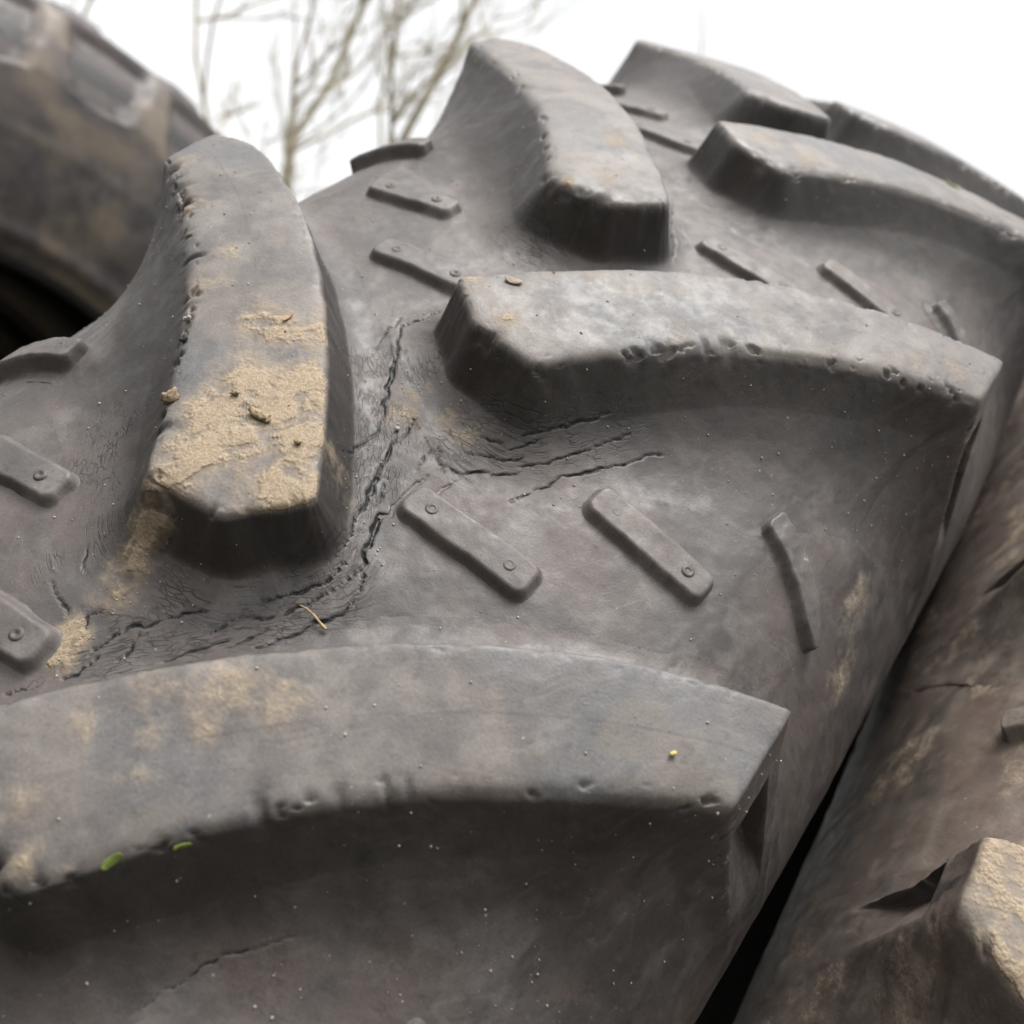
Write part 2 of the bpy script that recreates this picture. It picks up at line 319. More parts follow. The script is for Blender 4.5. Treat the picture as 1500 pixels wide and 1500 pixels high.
MUD = [
    (-0.0397, -0.0481, 0.02, 0.02, 1.05, 1),
    (-0.0616, -0.0481, 0.02, 0.02, 1.05, 1),
    (-0.0258, -0.0308, 0.02, 0.02, 1.05, 1),
    (-0.0725, -0.0283, 0.02, 0.02, 1.05, 1),
    (-0.0506, -0.0077, 0.02, 0.02, 1.05, 1),
    (-0.0888, -0.0372, 0.02, 0.02, 1.05, 1),
    (-0.0463, -0.0286, 0.02, 0.02, 1.05, 1),
    (-0.0763, 0.008, 0.02, 0.02, 1.05, 1),
    (-0.1001, -0.0341, 0.02, 0.02, 1.05, 1),
    (-0.169, 0.0338, 0.016, 0.016, 0.5, 1),
    (-0.1563, 0.0502, 0.017, 0.017, 0.5, 1),
    (-0.1512, 0.0704, 0.012, 0.012, 0.5, 1),
    (-0.1989, 0.0213, 0.01, 0.01, 0.5, 1),
    (-0.1896, 0.0427, 0.01, 0.01, 0.5, 1),
    (-0.2344, 0.0251, 0.01, 0.01, 0.5, 1),
    (-0.2474, 0.043, 0.01, 0.01, 0.5, 1),
    (-0.1728, 0.0559, 0.01, 0.01, 0.5, 1),
    (-0.2019, 0.0521, 0.01, 0.01, 0.5, 1),
    (-0.1439, 0.0707, 0.014, 0.014, 0.5, 1),
    (-0.2437, 0.0548, 0.01, 0.01, 0.5, 1),
    (0.0863, -0.017, 0.01, 0.01, 0.52, 1),
    (0.0758, 0.0152, 0.01, 0.01, 0.52, 1),
    (0.1376, 0.0307, 0.01, 0.01, 0.52, 1),
    (0.1346, 0.0857, 0.01, 0.01, 0.52, 1),
    (0.2533, 0.2148, 0.01, 0.01, 0.52, 1),
    (0.237, 0.1931, 0.01, 0.01, 0.52, 1),
    (0.2682, 0.2285, 0.01, 0.01, 0.52, 1),
    (0.2126, -0.0356, 0.012, 0.012, 0.5, 1),
    (0.2894, -0.0469, 0.012, 0.012, 0.5, 1),
    (0.411, -0.1826, 0.012, 0.012, 0.5, 1),
    (0.238, -0.0269, 0.012, 0.012, 0.5, 1),
    (0.4009, 0.0181, 0.014, 0.014, 0.55, 1),
    (0.4133, 0.0471, 0.014, 0.014, 0.55, 1),
    (0.3748, 0.003, 0.014, 0.014, 0.55, 1),
    (0.0768, -0.2249, 0.012, 0.012, 0.5, 1),
    (0.0252, -0.1275, 0.012, 0.012, 0.5, 1),
    (0.045, -0.1812, 0.012, 0.012, 0.5, 1),
    (-0.004, -0.1174, 0.012, 0.012, 0.5, 1),
    (-0.1324, -0.0411, 0.0105, 0.0105, 1.05, 0),
    (-0.1487, -0.0379, 0.0105, 0.0105, 1.05, 0),
    (-0.1728, -0.036, 0.0105, 0.0105, 1.05, 0),
    (-0.183, -0.0355, 0.0105, 0.0105, 1.05, 0),
    (-0.1203, -0.0427, 0.0105, 0.0105, 1.05, 0),
    (0.0367, -0.0087, 0.0105, 0.0105, 0.55, 0),
    (0.0187, -0.0045, 0.0105, 0.0105, 0.55, 0),
    (0.0295, 0.0165, 0.0105, 0.0105, 0.55, 0),
    (0.0275, 0.0291, 0.0105, 0.0105, 0.55, 0),
    (-0.0464, 0.0075, 0.0105, 0.0105, 0.55, 0),
    (-0.1123, -0.0402, 0.0105, 0.0105, 1.05, 0),
    (-0.005, -0.062, 0.016, 0.03, 0.9, 1), (0.008, -0.045, 0.014, 0.02, 0.8, 1), (-0.03, -0.02, 0.02, 0.02, 0.9, 1),
    (0.137, 0.30, 0.03, 0.02, 0.5, 2), (0.098, 0.33, 0.03, 0.02, 0.5, 2), (0.284, 0.30, 0.03, 0.02, 0.48, 2),
]
def seg_dist(u, q, pts):
    best = np.full(u.shape, 1e9); wt = np.ones(u.shape)
    n = len(pts) - 1
    for k in range(n):
        p = np.array(pts[k][:2]); e = np.array(pts[k + 1][:2]) - p; l2 = e @ e + 1e-12
        t = np.clip(((u - p[0]) * e[0] + (q - p[1]) * e[1]) / l2, 0, 1)
        dd = (u - p[0] - t * e[0]) ** 2 + (q - p[1] - t * e[1]) ** 2; m = dd < best
        best = np.where(m, dd, best); wt = np.where(m, (k + t) / n, wt)
    return np.sqrt(best), wt
def crack_field(u, q):
    """depth of the open cracks at tread position (u, q) and how far inside the slit it lies (mm of tread unit)"""
    out = np.zeros(u.shape); ins = np.full(u.shape, -3.0)
    du = fbm(u * 150, q * 150, 4) * 0.0042; dq = fbm(u * 150 + 40, q * 150 + 9, 4) * 0.0042
    for w, dep, pts in CRACKS:
        P = np.array(pts); lo = P.min(0) - 0.02; hi = P.max(0) + 0.02
        m = (u > lo[0]) & (u < hi[0]) & (q > lo[1]) & (q < hi[1])
        if not m.any(): continue
        d, t = seg_dist(u[m] + du[m], q[m] + dq[m], pts)
        ww = 0.66 * w * (0.2 + 0.8 * np.sin(np.pi * np.clip(t, 0.01, 0.99)) ** 0.6) * (0.7 + 0.9 * (vnoise(t * 23 + w * 900, t * 0 + 3) - 0.3))
        out[m] = np.maximum(out[m], 0.42 * dep * (1 - sstep(0.0, 1.0, d / np.maximum(ww * 1.15, 0.0007))))
        ins[m] = np.maximum(ins[m], (ww - d) * 1000)
    return out, ins
def mud_field(u, q, top):
    out = np.zeros(u.shape)
    w = fbm(u * 26 + 4, q * 26, 2); smear = fbm((u * 0.8 + q * 0.6) * 30 + w * 3, (q * 0.8 - u * 0.6) * 130 + w * 12, 3)
    for mu, mq, ru, rq, st, where in MUD:
        m = np.exp(-((u - mu) / ru) ** 2 - ((q - mq) / rq) ** 2) * st
        if where == 1: m = m * top
        elif where == 0: m = m * (1 - top)
        out = np.maximum(out, m)
    return np.clip(out * (1 + 1.1 * smear), 0, 1.1)

def lerp3(f, a, b): return a * (1 - f[..., None]) + np.asarray(b) * f[..., None]
def skin(u, q, top, tint=(1, 1, 1), tan=0.0, wall_shade=None, tanm=None):
    """colour of the weathered rubber: grey-brown in the grooves, paler and dusty with blue-grey rubbed patches on the lugs"""
    one = np.ones(u.shape); n1 = fbm(u * 13, q * 13, 4); n2 = fbm(u * 48 + 7, q * 48, 5); n3 = fbm(u * 26 + 50, q * 26 + 11, 4)
    w = fbm(u * 30 + 4, q * 30, 2) * 1.2; sw = fbm((u + q) * 46 + w * 2, (u - q) * 300 + w * 9, 3)
    c = lerp3(sstep(-0.16, 0.16, n1), np.array([0.078, 0.073, 0.072]) * one[..., None], (0.112, 0.097, 0.093))
    c = lerp3(sstep(0.0, 0.25, n2), c, (0.135, 0.125, 0.121))
    c = lerp3(0.5 * sstep(0.06, 0.2, n3), c, (0.120, 0.098, 0.092))
    t = lerp3(sstep(-0.12, 0.16, n2), np.array([0.130, 0.122, 0.119]) * one[..., None], (0.200, 0.187, 0.178))
    t = lerp3(0.75 * sstep(0.04, 0.16, n1), t, (0.128, 0.134, 0.143))
    t = lerp3(0.55 * sstep(0.05, 0.2, n3), t, (0.205, 0.182, 0.162))
    if wall_shade is not None: c = lerp3(0.85 * wall_shade, c, (0.036, 0.032, 0.030))  # shade of the lug walls painted into their colour as near-black
    c = lerp3(0.9 * top, c, t)
    for k, (ca, sa) in enumerate(((0.9, 0.43), (0.35, 0.94), (0.7, -0.71))):
        p_, q_ = u * ca + q * sa, q * ca - u * sa
        hair = 1 - sstep(0.0, 0.03, np.abs(fbm(p_ * 16 + 9 * k, q_ * 80 + 3 * k, 2))); c = lerp3(0.17 * (1 - (wall_shade if wall_shade is not None else 0)) * hair * sstep(0.05, 0.2, fbm(u * 30 + 20 * k, q * 30, 2)), c, (0.27, 0.25, 0.23))
    pit = sstep(0.27, 0.33, fbm(u * 330, q * 330, 2)); c = c * (1 - 0.22 * pit[..., None])
    c = lerp3((0.06 + 0.2 * top) * sstep(0.10, 0.3, sw), c, (0.26, 0.24, 0.22))
    c = c * np.asarray(tint) * np.array([1.03, 0.985, 0.95]) * 0.57
    if tan: c = lerp3(tan * (sstep(0.2, 0.26, np.abs(q)) * tanm if tanm is not None else 0 * q) * sstep(-0.28, 0.22, fbm(u * 8, q * 13, 3)), c, (0.165, 0.132, 0.098))
    return c
CRZ = [
    (0.0248, -0.0327, 0.024, 0.024, 1),
    (0.0069, -0.0086, 0.024, 0.024, 1),
    (0.0528, -0.0271, 0.024, 0.024, 1),
    (-0.0324, 0.0067, 0.024, 0.024, 1),
    (-0.0633, 0.0252, 0.024, 0.024, 1),
    (-0.0903, 0.0314, 0.024, 0.024, 1),
    (-0.1133, 0.0191, 0.024, 0.024, 1),
    (-0.1358, -0.0011, 0.024, 0.024, 1),
    (-0.1624, -0.0167, 0.024, 0.024, 1),
    (0.0282, 0.0374, 0.024, 0.024, 1),
    (0.0436, 0.0521, 0.024, 0.024, 0.7),
    (0.0645, 0.0774, 0.024, 0.024, 0.7),
    (0.0819, 0.0977, 0.024, 0.024, 0.7),
    (0.2824, 0.0124, 0.03, 0.03, 0.7),
    (0.2071, 0.0009, 0.03, 0.03, 0.7),
    (0.363, -0.0218, 0.03, 0.03, 0.7),
    (-0.1063, -0.0925, 0.03, 0.03, 0.7),
    (-0.0804, -0.1012, 0.03, 0.03, 0.7),
    (-0.1414, -0.072, 0.03, 0.03, 0.7),
    (0.1933, -0.0409, 0.03, 0.03, 0.7),
    (0.0346, -0.1581, 0.03, 0.03, 0.7),
]
def crack_zone(u, q):
    out = np.zeros(u.shape)
    for cu, cq, ru, rq, st in CRZ: out = np.maximum(out, st * np.exp(-((u - cu) / ru) ** 2 - ((q - cq) / rq) ** 2))
    return out * sstep(-0.16, 0.06, fbm(u * 26 + 3, q * 26, 3))
def floor_relief(u, q):
    return fbm(u * 60, q * 60, 3) * 0.0012 + fbm(u * 9 + 3, q * 9, 3) * 0.0025
def lug_mesh(name, left, n, step, mat, parent, seed=0, detail=True, mudall=0.0, wear=1.0, mudside=0.0, hs=1.0, tint=(1, 1, 1)):
    pocket = mudside > 0
    """one lug (index n along the tread) with its own wear; grid lines follow both edges"""
    cb, cf = CB[left]; n0, n1, n2 = NOSE[left]
    na = int((AE + 0.03 + 0.07) / step); a = np.linspace(n0[1] - 0.05, AE + 0.03, na)
    def fr(a):
        f = np.where(a < n1[1], np.interp(a, [n0[1], n1[1]], [n0[0], n1[0]]), np.where(a < n2[1], np.interp(a, [n1[1], n2[1]], [n1[0], n2[0]]), 0))
        uf = pol_(cf, np.minimum(a, 0.233)) + (n2[0] - pol_(cf, n2[1])) * np.clip(1 - (a - n2[1]) / 0.04, 0, 1)
        return np.where(a < n2[1], f, uf + 0.006 * np.clip((a - 0.235) / 0.2, 0, 2))
    def bk(a):
        ub = pol_(cb, np.clip(a, n0[1], 0.235)) + (n0[0] - pol_(cb, n0[1])) * np.clip(1 - (a - n0[1]) / 0.05, 0, 1)
        return ub - 0.008 * np.clip((a - 0.235) / 0.2, 0, 2)
    F_, B_ = fr(a), bk(a); mid = (F_ + B_) / 2; half = np.maximum((B_ - F_) / 2, 0.016)
    ext = 0.14
    ne = int(ext / step * 1.15); nt = int(0.085 / step)
    e = np.linspace(0, 1, ne + 1); e = ext * (0.75 * e + 0.25 * e * e)
    A2 = a[:, None]
    U = np.concatenate([mid[:, None] - half[:, None] - e[::-1][None], mid[:, None] + half[:, None] * np.linspace(-1, 1, nt + 1)[None, 1:-1], mid[:, None] + half[:, None] + e[None]], 1)
    AA = np.broadcast_to(A2, U.shape).copy()
    # keep walls smooth where the edge bends
    d, arc, D, ST = sdf(U, AA, left)
    ug = U + n * PITCH + (OFFL if left else 0); q = -AA if left else AA
    so = seed * 13.7
    if detail:
        d = d + fbm(ug * 30 + so, AA * 30, 2) * 0.0018 * wear + fbm(ug * 150 + so, AA * 150, 2) * 0.0010 * wear * np.exp(-(d / 0.012) ** 2)
        clus = sstep(0.45, 0.75, vnoise(arc * 14 + so, arc * 0 + 7.5))
        chip = sstep(0.62, 0.80, vnoise(arc * 240 + so, arc * 0 + 2.5)) * clus * 0.8 + sstep(0.80, 0.92, vnoise(arc * 95 + so, arc * 0 + 4.5)) * 0.75 * (0.3 + clus)
        chip = chip * np.exp(-((d + 0.001) / (0.0035 + 0.003 * vnoise(arc * 50 + so, arc * 0 + 9.5))) ** 2) * wear * np.where(D < 0.0355, 0.25, 1.6 if (n == 0 and not left) else 0.75)
        nick = sstep(0.16, 0.26, fbm(ug * 190 + so, AA * 190, 2)) * np.exp(-(d / 0.0035) ** 2) * wear * np.where(D < 0.0355, 0.35, 1.2)
    else: chip = nick = 0 * d
    # steep wall that runs out into a concave fillet
    Dw = np.minimum(0.30 * D + 0.001, 0.02); kw = 1.25; kt = 2.45
    wall = np.where(d < 0, 1 - ((1 - ST) * kt / D + ST * kw / Dw) * d, (1 - ST) * np.clip(1 - d / D, 0, 1) ** kt + ST * np.clip(1 - d / Dw, 0, 1) ** kw)
    rad = 0.07 + (0.10 * np.clip(fbm(ug * 20 + so, AA * 20 + 3, 2) + 0.25, 0, 1) * wear if detail else 0.03)
    rad = rad + np.exp(-((AA - 0.03) / 0.05) ** 2) * 0.10 * wear
    x_ = 1 - wall; hh = 0.5 * (1 + wall - np.sqrt(x_ * x_ + rad * rad))
    h = np.clip(hh + rad * rad * 0.25 * (wall < 0.98) * 0, 0, 1.0)
    h = np.where(d > 0, np.minimum(h, wall), h); h = np.where(d > D, 0, h)
    h = h - (0.11 * chip + 0.05 * nick) * sstep(0.5, 0.9, h)
    topm = sstep(0.86, 0.95, h) * (1 - sstep(0.232, 0.245, AA))
    h = h * hs * ((1 - sstep(0.16, 0.195, AA)) if pocket else 1)
    disp = np.zeros(U.shape); kd = np.full(U.shape, -3.0)
    if detail:
        disp += fbm(ug * 7 + so, AA * 7, 3) * 0.0035 * topm + fbm(ug * 45 + so, AA * 45, 3) * 0.0010 * topm
        disp += floor_relief(ug, q) * (1 - topm)
        dep, kd = crack_field(ug, q) if not (mudall or mudside) else (0 * d, kd); disp -= dep * (1 - topm); kd = np.where(topm > 0.5, -3, kd)
    disp -= 0.0003 * sstep(0.0, 1.0, (d - D) / 0.002)
    mud = (mudall + 1.5 * fbm(ug * 30 + so, AA * 30, 4)) * topm * (mudall > 0) + (0.35 * sstep(-0.02, 0.2, fbm(ug * 22 + so, AA * 22, 4)) * (1 - topm) if mudall else 0)
    mud = np.maximum(mud, mud_field(ug, q, topm)) if detail and not (mudall or mudside) else mud
    if detail:
        lump = np.clip(mud - 0.45, 0, 1)
        disp += lump * (0.0016 * (fbm(ug * 45, AA * 45, 3) + 0.4) + 0.016 * np.maximum(fbm(ug * 120 + 5, AA * 120, 3) - 0.24, 0))
    # shoulder pocket on the end face
    uu = U - pol_(cb, 0.235)
    pk = sstep(0.270, 0.277, AA) * (1 - sstep(0.315, 0.365, AA)) * np.clip((uu + 0.052) / 0.034, 0, 1) * (1 - sstep(-0.0185, -0.0165, uu))
    disp -= 0.015 * pk * sstep(0.5, 0.8, h) + 0.0015 * pocket * sstep(0.17, 0.2, AA)
    V = place(ug, AA, h, disp, left).reshape(-1, 3)
    fc = grid_faces(*U.shape)
    if left: fc = fc[:, ::-1]
    dm = (d - D).reshape(-1)[fc].min(1); fc = fc[dm < 0.0015]
    if pocket: fc = fc[AA.reshape(-1)[fc].min(1) < 0.2]
    es = np.stack([arc + 3.1 * seed + fbm(ug * 200, AA * 200, 2) * 0.004, d + fbm(ug * 110 + 9, AA * 110, 3) * 0.0030, np.zeros_like(d)], -1).reshape(-1, 3)
    crk = crack_zone(ug, q) * sstep(0.003, 0.012, d) * (not (mudall or mudside))
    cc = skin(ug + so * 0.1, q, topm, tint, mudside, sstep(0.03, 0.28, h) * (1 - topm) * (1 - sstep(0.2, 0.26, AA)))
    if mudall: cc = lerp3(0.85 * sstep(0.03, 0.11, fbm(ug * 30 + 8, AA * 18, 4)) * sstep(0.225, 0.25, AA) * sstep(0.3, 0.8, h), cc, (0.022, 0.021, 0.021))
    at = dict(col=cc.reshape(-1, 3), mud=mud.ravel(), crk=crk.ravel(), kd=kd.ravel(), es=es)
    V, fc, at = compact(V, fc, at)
    return mesh_obj(name, V, fc[:, ::-1], mat, parent, at)

def carcass(parent, mat, uax, aax, detail, lugs, mudside=0.0, tint=(1, 1, 1), belt=0.0, own=True):
    """outer skin: groove floors, shoulders and sidewalls down to the bead, and the inner liner"""
    for_left = []
    aa = np.concatenate([-aax[::-1], aax[1:]])
    U, Q = np.meshgrid(uax, aa, indexing='ij'); A = np.abs(Q)
    disp = np.zeros(U.shape); kd = np.full(U.shape, -3.0); mud = np.zeros(U.shape)
    if detail:
        disp += floor_relief(U, Q)
        dep, kd = crack_field(U, Q) if own else (0, kd); disp -= dep; mud = mud_field(U, Q, np.zeros(U.shape)) if own else (0.0 if mudside else 0.5) * sstep(-0.04, 0.2, fbm(U * 16, Q * 16, 4))
    es = np.full(U.shape + (3,), 9.0)
    # dip under the lugs so that their skirts lie on top
    for lf, n in lugs:
        u0 = n * PITCH + (OFFL if lf else 0); m = (U - u0 > -0.41) & (U - u0 < 0.12) & ((-Q if lf else Q) > -0.11) & (A < AE + 0.05)
        if not m.any(): continue
        d, arc, D, ST = sdf(U[m] - u0, (-Q if lf else Q)[m], lf)
        es[m] = np.where((np.abs(d) < es[m][:, 1])[:, None], np.stack([arc + 3.1 * n + 1.7 * lf, np.abs(d), 0 * d], -1), es[m])
        disp[m] -= (0.0026 if own else 0.0012) * (1 - sstep(-0.008, -0.0015, d - D)) * (1 - sstep(AE - 0.06, AE, A[m]))
    tanm = None
    if belt:
        uu = np.mod(U - RIB + PITCH / 2, PITCH) - PITCH / 2; wdt = 0.036 + 0.03 * sstep(0.30, 0.43, A)
        dp = np.minimum(np.abs(uu) - wdt, (0.455 - A) * 0.9); dp = dp - 0.010 * np.exp(-((np.abs(uu) - wdt - 0.02) / 0.03) ** 2 - ((A - 0.455) / 0.04) ** 2)
        pkt = sstep(-0.004, 0.014, dp) * sstep(0.19, 0.27, A); disp -= belt * pkt; tanm = 1 - pkt
    xs = np.interp(A, PA, PB[:, 0]) + disp * np.interp(A, PA, NBv[:, 0]); rr = np.interp(A, PA, PB[:, 1]) + disp * np.interp(A, PA, NBv[:, 1])
    # moulded rings on the sidewall
    ring = 0.004 * (np.exp(-((A - 0.60) / 0.006) ** 2) + np.exp(-((A - 0.80) / 0.02) ** 2) * 3)
    xs = xs + ring * np.interp(A, PA, NBv[:, 0]); rr = rr + ring * np.interp(A, PA, NBv[:, 1])
    V = np.stack([np.sign(Q) * xs, rr * np.sin(U / R), rr * np.cos(U / R)], -1).reshape(-1, 3) * S
    fc = grid_faces(*U.shape)
    es[..., 0] += fbm(U * 200, Q * 200, 2) * 0.004; es[..., 1] += fbm(U * 110 + 9, Q * 110, 3) * 0.0030
    at = dict(col=skin(U, Q, 0 * U, tint, mudside, None, tanm).reshape(-1, 3), mud=mud.ravel(), crk=(crack_zone(U, Q) if own else 0 * U).ravel(), kd=kd.ravel(), es=es.reshape(-1, 3))
    o = mesh_obj('carcass', V, fc, mat, parent, at)
    # inner liner
    E_ = R - BEAD; prof = [(0.175, E_), (0.165, E_ - 0.02), (0.14, E_ - 0.02), (0.13, E_ + 0.005), (PEX - 0.055, E_ + 0.095), (PEX - 0.032, R - 0.30), (PEX - 0.045, R - 0.17), (0.15, R - 0.10), (0, R - 0.085)]
    prof = prof + [(-x, r) for x, r in prof[-2::-1]]
    th = np.linspace(0, 2 * math.pi, 129)
    V = np.array([[(x, r * math.sin(t), r * math.cos(t)) for x, r in prof] for t in th]).reshape(-1, 3) * S
    mesh_obj('inner_liner', V, grid_faces(len(th), len(prof)), mat, parent, dict(col=np.tile([0.028, 0.026, 0.025], (len(V), 1))))
    return o

def axis_steps(spans):
    """spans: (start, end, step) joined into one axis"""
    out = []
    for s, e, st in spans: out.append(np.linspace(s, e, max(2, int(round((e - s) / st)) + 1))[:-1])
    out.append(np.array([spans[-1][1]])); return np.concatenate(out)

BARS = {0: [((-0.0232, 0.0470), (-0.0232, 0.0931), 0.0092), ((0.0403, 0.1147), (0.0377, 0.1591), 0.0092), ((0.1025, 0.1834), (0.0868, 0.2149), 0.0078)],
        1: [((-0.0236, 0.0527), (-0.0264, 0.0940), 0.0092), ((0.0406, 0.1146), (0.0377, 0.1502), 0.0092), ((0.1080, 0.1800), (0.0950, 0.2130), 0.0085)]}
def bar_mesh(left, k, mat, parent, step=0.0011, tint=(1, 1, 1)):
    p, q, w = BARS[left][k]; tx = lambda c: np.array([c[0], np.interp(c[1], PB[600:2000, 0], PA[600:2000])]); p = tx(p); q = tx(q); ax = q - p; L = np.linalg.norm(ax); ax /= L; pe = np.array([-ax[1], ax[0]])
    ex = 0.013; e2 = 0.024 if k == 2 and not left else ex; s = np.arange(-ex - 0.012, L + e2 + 0.0121, step); t = np.arange(-w - 0.012, w + 0.0121, step)
    SS, TT = np.meshgrid(s, t, indexing='ij')
    U = p[0] + SS * ax[0] + TT * pe[0]; A = p[1] + SS * ax[1] + TT * pe[1]
    if k == 2 and not left: U = U - 0.5 * np.maximum(SS - L * 0.45, 0) ** 1.5; wv = w * (1 - 0.5 * sstep(L, L + e2, SS))
    else: wv = w
    ro = w * 0.55
    mid_ = (L + e2 - ex) / 2; dx = np.abs(SS - mid_) - ((L + e2 + ex) / 2 - ro); dy = np.abs(TT) - (wv - ro)
    d = np.hypot(np.maximum(dx, 0), np.maximum(dy, 0)) + np.minimum(np.maximum(dx, dy), 0) - ro
    d = d + fbm(U * 90 + k, A * 90, 2) * 0.0010
    x_ = d / 0.0035; hb = 0.0095 if (k == 2 and left) else 0.0058
    hgt = hb * (1 - sstep(-0.25, 1.1, x_)) + 0.0012 * np.exp(-np.maximum(d, 0) / 0.004)
    V = place(U, A, np.zeros(U.shape), hgt - 0.0009 + floor_relief(U + (OFFL if left else 0), -A if left else A) + fbm(U * 120, A * 120, 3) * 0.0005, left).reshape(-1, 3)
    fc = grid_faces(*U.shape); fc = fc[d.reshape(-1)[fc].min(1) < 0.011]
    V, fc, _ = compact(V, fc, {})
    top = np.zeros(len(V)) + 0.35
    o = mesh_obj('tread_bar', V, fc if not left else fc[:, ::-1], mat, parent, dict(col=skin(V[:, 1] / S, V[:, 0] / S, top, tint)))
    studs = []
    for c in (p, q):
        an = np.linspace(0, 2 * math.pi, 15)[:-1]; rg = np.array([0.0, 0.0010, 0.0017, 0.0026, 0.0034, 0.0043]); hz = np.array([0.0004, 0.0006, 0.0011, 0.0013, 0.0008, -0.0012])
        uu = c[0] + rg[:, None] * np.cos(an); av = c[1] + rg[:, None] * np.sin(an)
        V = place(uu, av, np.zeros(uu.shape), hb - 0.0003 + np.broadcast_to(hz[:, None], uu.shape), left).reshape(-1, 3)
        f = [(i * 14 + j, i * 14 + (j + 1) % 14, (i + 1) * 14 + (j + 1) % 14, (i + 1) * 14 + j) for i in range(5) for j in range(14)]
        f = np.array(f)
        studs.append(mesh_obj('stud', V, f[:, ::-1] if not left else f, mat, o, dict(col=skin(V[:, 1] / S, V[:, 0] / S, np.zeros(len(V)), tint) * 0.85)))
    return o, studs
def rot_copy(o, parent, n):
    c = o.copy(); COL.objects.link(c); c.parent = parent
    c.rotation_euler = (-n * PITCH / R, 0, 0); return c

def tyre(name, mw, mat, uax, aax, fine, coarse_step, bars, detail=True, mudall=0.0, seed=0, mudside=0.0, tint=(1, 1, 1), hs=1.0, belt=0.0):
    root = empty(name, mw)
    lugs = [(lf, n) for lf in (0, 1) for n in range(-15, 16)]
    carcass(root, mat, uax, aax, detail, lugs, mudside, tint, belt, not (mudall or mudside))
    for lf in (0, 1):
        shared = None
        for n in range(-15, 16):
            st = fine.get((lf, n))
            if st:
                lug_mesh('lug', lf, n, st, mat, root, seed + n * 2 + lf + 40)
            elif shared is None:
                shared = lug_mesh('lug', lf, 0, coarse_step, mat, root, seed + 3 + lf, True, mudall, 1.0, mudside, hs, tint); shared.rotation_euler = (-n * PITCH / R, 0, 0)
            else: rot_copy(shared, root, n)
        for k in range(3):
            if not bars: break
            b, st = bar_mesh(lf, k, mat, root, 0.0011, tint)
            first = True
            for n in bars:
                if first:
                    b.rotation_euler = (-n * PITCH / R, 0, 0)
                    ul = (OFFL if lf else 0); b.rotation_euler[0] -= ul / R; first = False; continue
                c = rot_copy(b, root, n); c.rotation_euler[0] -= (OFFL if lf else 0) / R
                for s in st:
                    s2 = s.copy(); COL.objects.link(s2); s2.parent = c
    return root

def mat4(rot, loc):
    m = np.eye(4); m[:3, :3] = rot; m[:3, 3] = loc; return Matrix(m.tolist())

CIRC = math.pi * R
uax = axis_steps([(-CIRC, -0.8, 0.05), (-0.8, -0.42, 0.006), (-0.42, -0.2, 0.002), (-0.2, 0.23, 0.001), (0.23, 0.7, 0.0022), (0.7, 1.6, 0.008), (1.6, CIRC, 0.05)])
aax = axis_steps([(0, 0.15, 0.00105), (0.15, 0.28, 0.002), (0.28, 0.46, 0.006), (0.46, AMAX, 0.016)])
FINE = {(0, -1): 0.002, (0, 0): 0.00105, (0, 1): 0.00095, (0, 2): 0.0017, (0, 3): 0.0025,
        (1, -1): 0.0018, (1, 0): 0.00095, (1, 1): 0.0014, (1, 2): 0.0022}
main = tyre('tractor_tyre', mat4(TR, CEN), RUB, uax, aax, FINE, 0.005, range(-2, 4))
tag(main, 'large grey tractor tyre with cracked chevron lugs, filling the picture', 'tyre', 'tractor tyres standing in the yard')

# the neighbour, leaning against the right-hand side and turned a little
def rotz(a): c, s = math.cos(a), math.sin(a); return np.array([[c, -s, 0], [s, c, 0], [0, 0, 1.0]])
def rotx(a): c, s = math.cos(a), math.sin(a); return np.array([[1.0, 0, 0], [0, c, -s], [0, s, c]])
yaw = rotz(0.05); off = np.array([0.5745, 0, R - 0.0690]) - yaw @ np.array([0, 0, R])
RT_R = TR @ yaw @ rotx(-(0.0540 + 0.022 - OFFL) / R); RT_C = CEN + TR @ off * S
ux2 = axis_steps([(-CIRC, -0.9, 0.05), (-0.9, 0.9, 0.005), (0.9, CIRC, 0.05)])
ax2 = axis_steps([(0, 0.3, 0.005), (0.3, 0.46, 0.006), (0.46, AMAX, 0.016)])
set_profile((0.2570, R - 0.225), (0.248, R - 0.130), 0.515)
right = tyre('tractor_tyre', mat4(RT_R, RT_C), RUB, ux2, ax2, {}, 0.0022, range(-2, 3), mudall=0.95, seed=90, tint=(1.4, 1.3, 1.18))
tag(right, 'dusty tractor tyre with tan mud on its lug, beyond the dark gap at lower right', 'tyre', 'tractor tyres standing in the yard')

# tyres of the back row, seen from the side
SB = 1.12
dirb = np.array([(-195 - 750) / 1489, (848 - 750) / 1489, 1.0])
cb_ = CAM + W @ (dirb * 1.40 * SB)
axb = -(W @ dirb); axb[2] = 0; axb /= np.linalg.norm(axb)
axb = rotz(math.radians(18)) @ axb
zb = np.array([0, 0, 1.0]); yb = np.cross(zb, axb); RB = np.stack([axb, yb, zb], 1) @ rotx(-0.02)
ux3 = axis_steps([(-CIRC, CIRC, 0.02)]); ax3 = axis_steps([(0, 0.2, 0.03), (0.2, 0.46, 0.006), (0.46, AMAX, 0.012)])
set_profile((0.272, R - 0.25), (0.250, R - 0.150), 0.685)
pl = W @ np.array([(188 - 750) / 1489, (140 - 750) / 1489, 1.0]); pl = CAM + pl * ((cb_ - CAM) @ axb) / (pl @ axb)
lo = RB.T @ (pl - cb_); RIB = R * math.atan2(lo[1], lo[2])            # one lug end stands here
back = tyre('tractor_tyre', mat4(RB * SB, cb_), RUB, ux3, ax3, {}, 0.007, [], mudside=0.7, seed=150, tint=(1.0, 1.02, 1.06), hs=0.4, belt=0.030)
tag(back, 'blurred tractor tyre with tan muddy sidewall at upper left, round hole showing', 'tyre', 'tractor tyres standing in the yard')
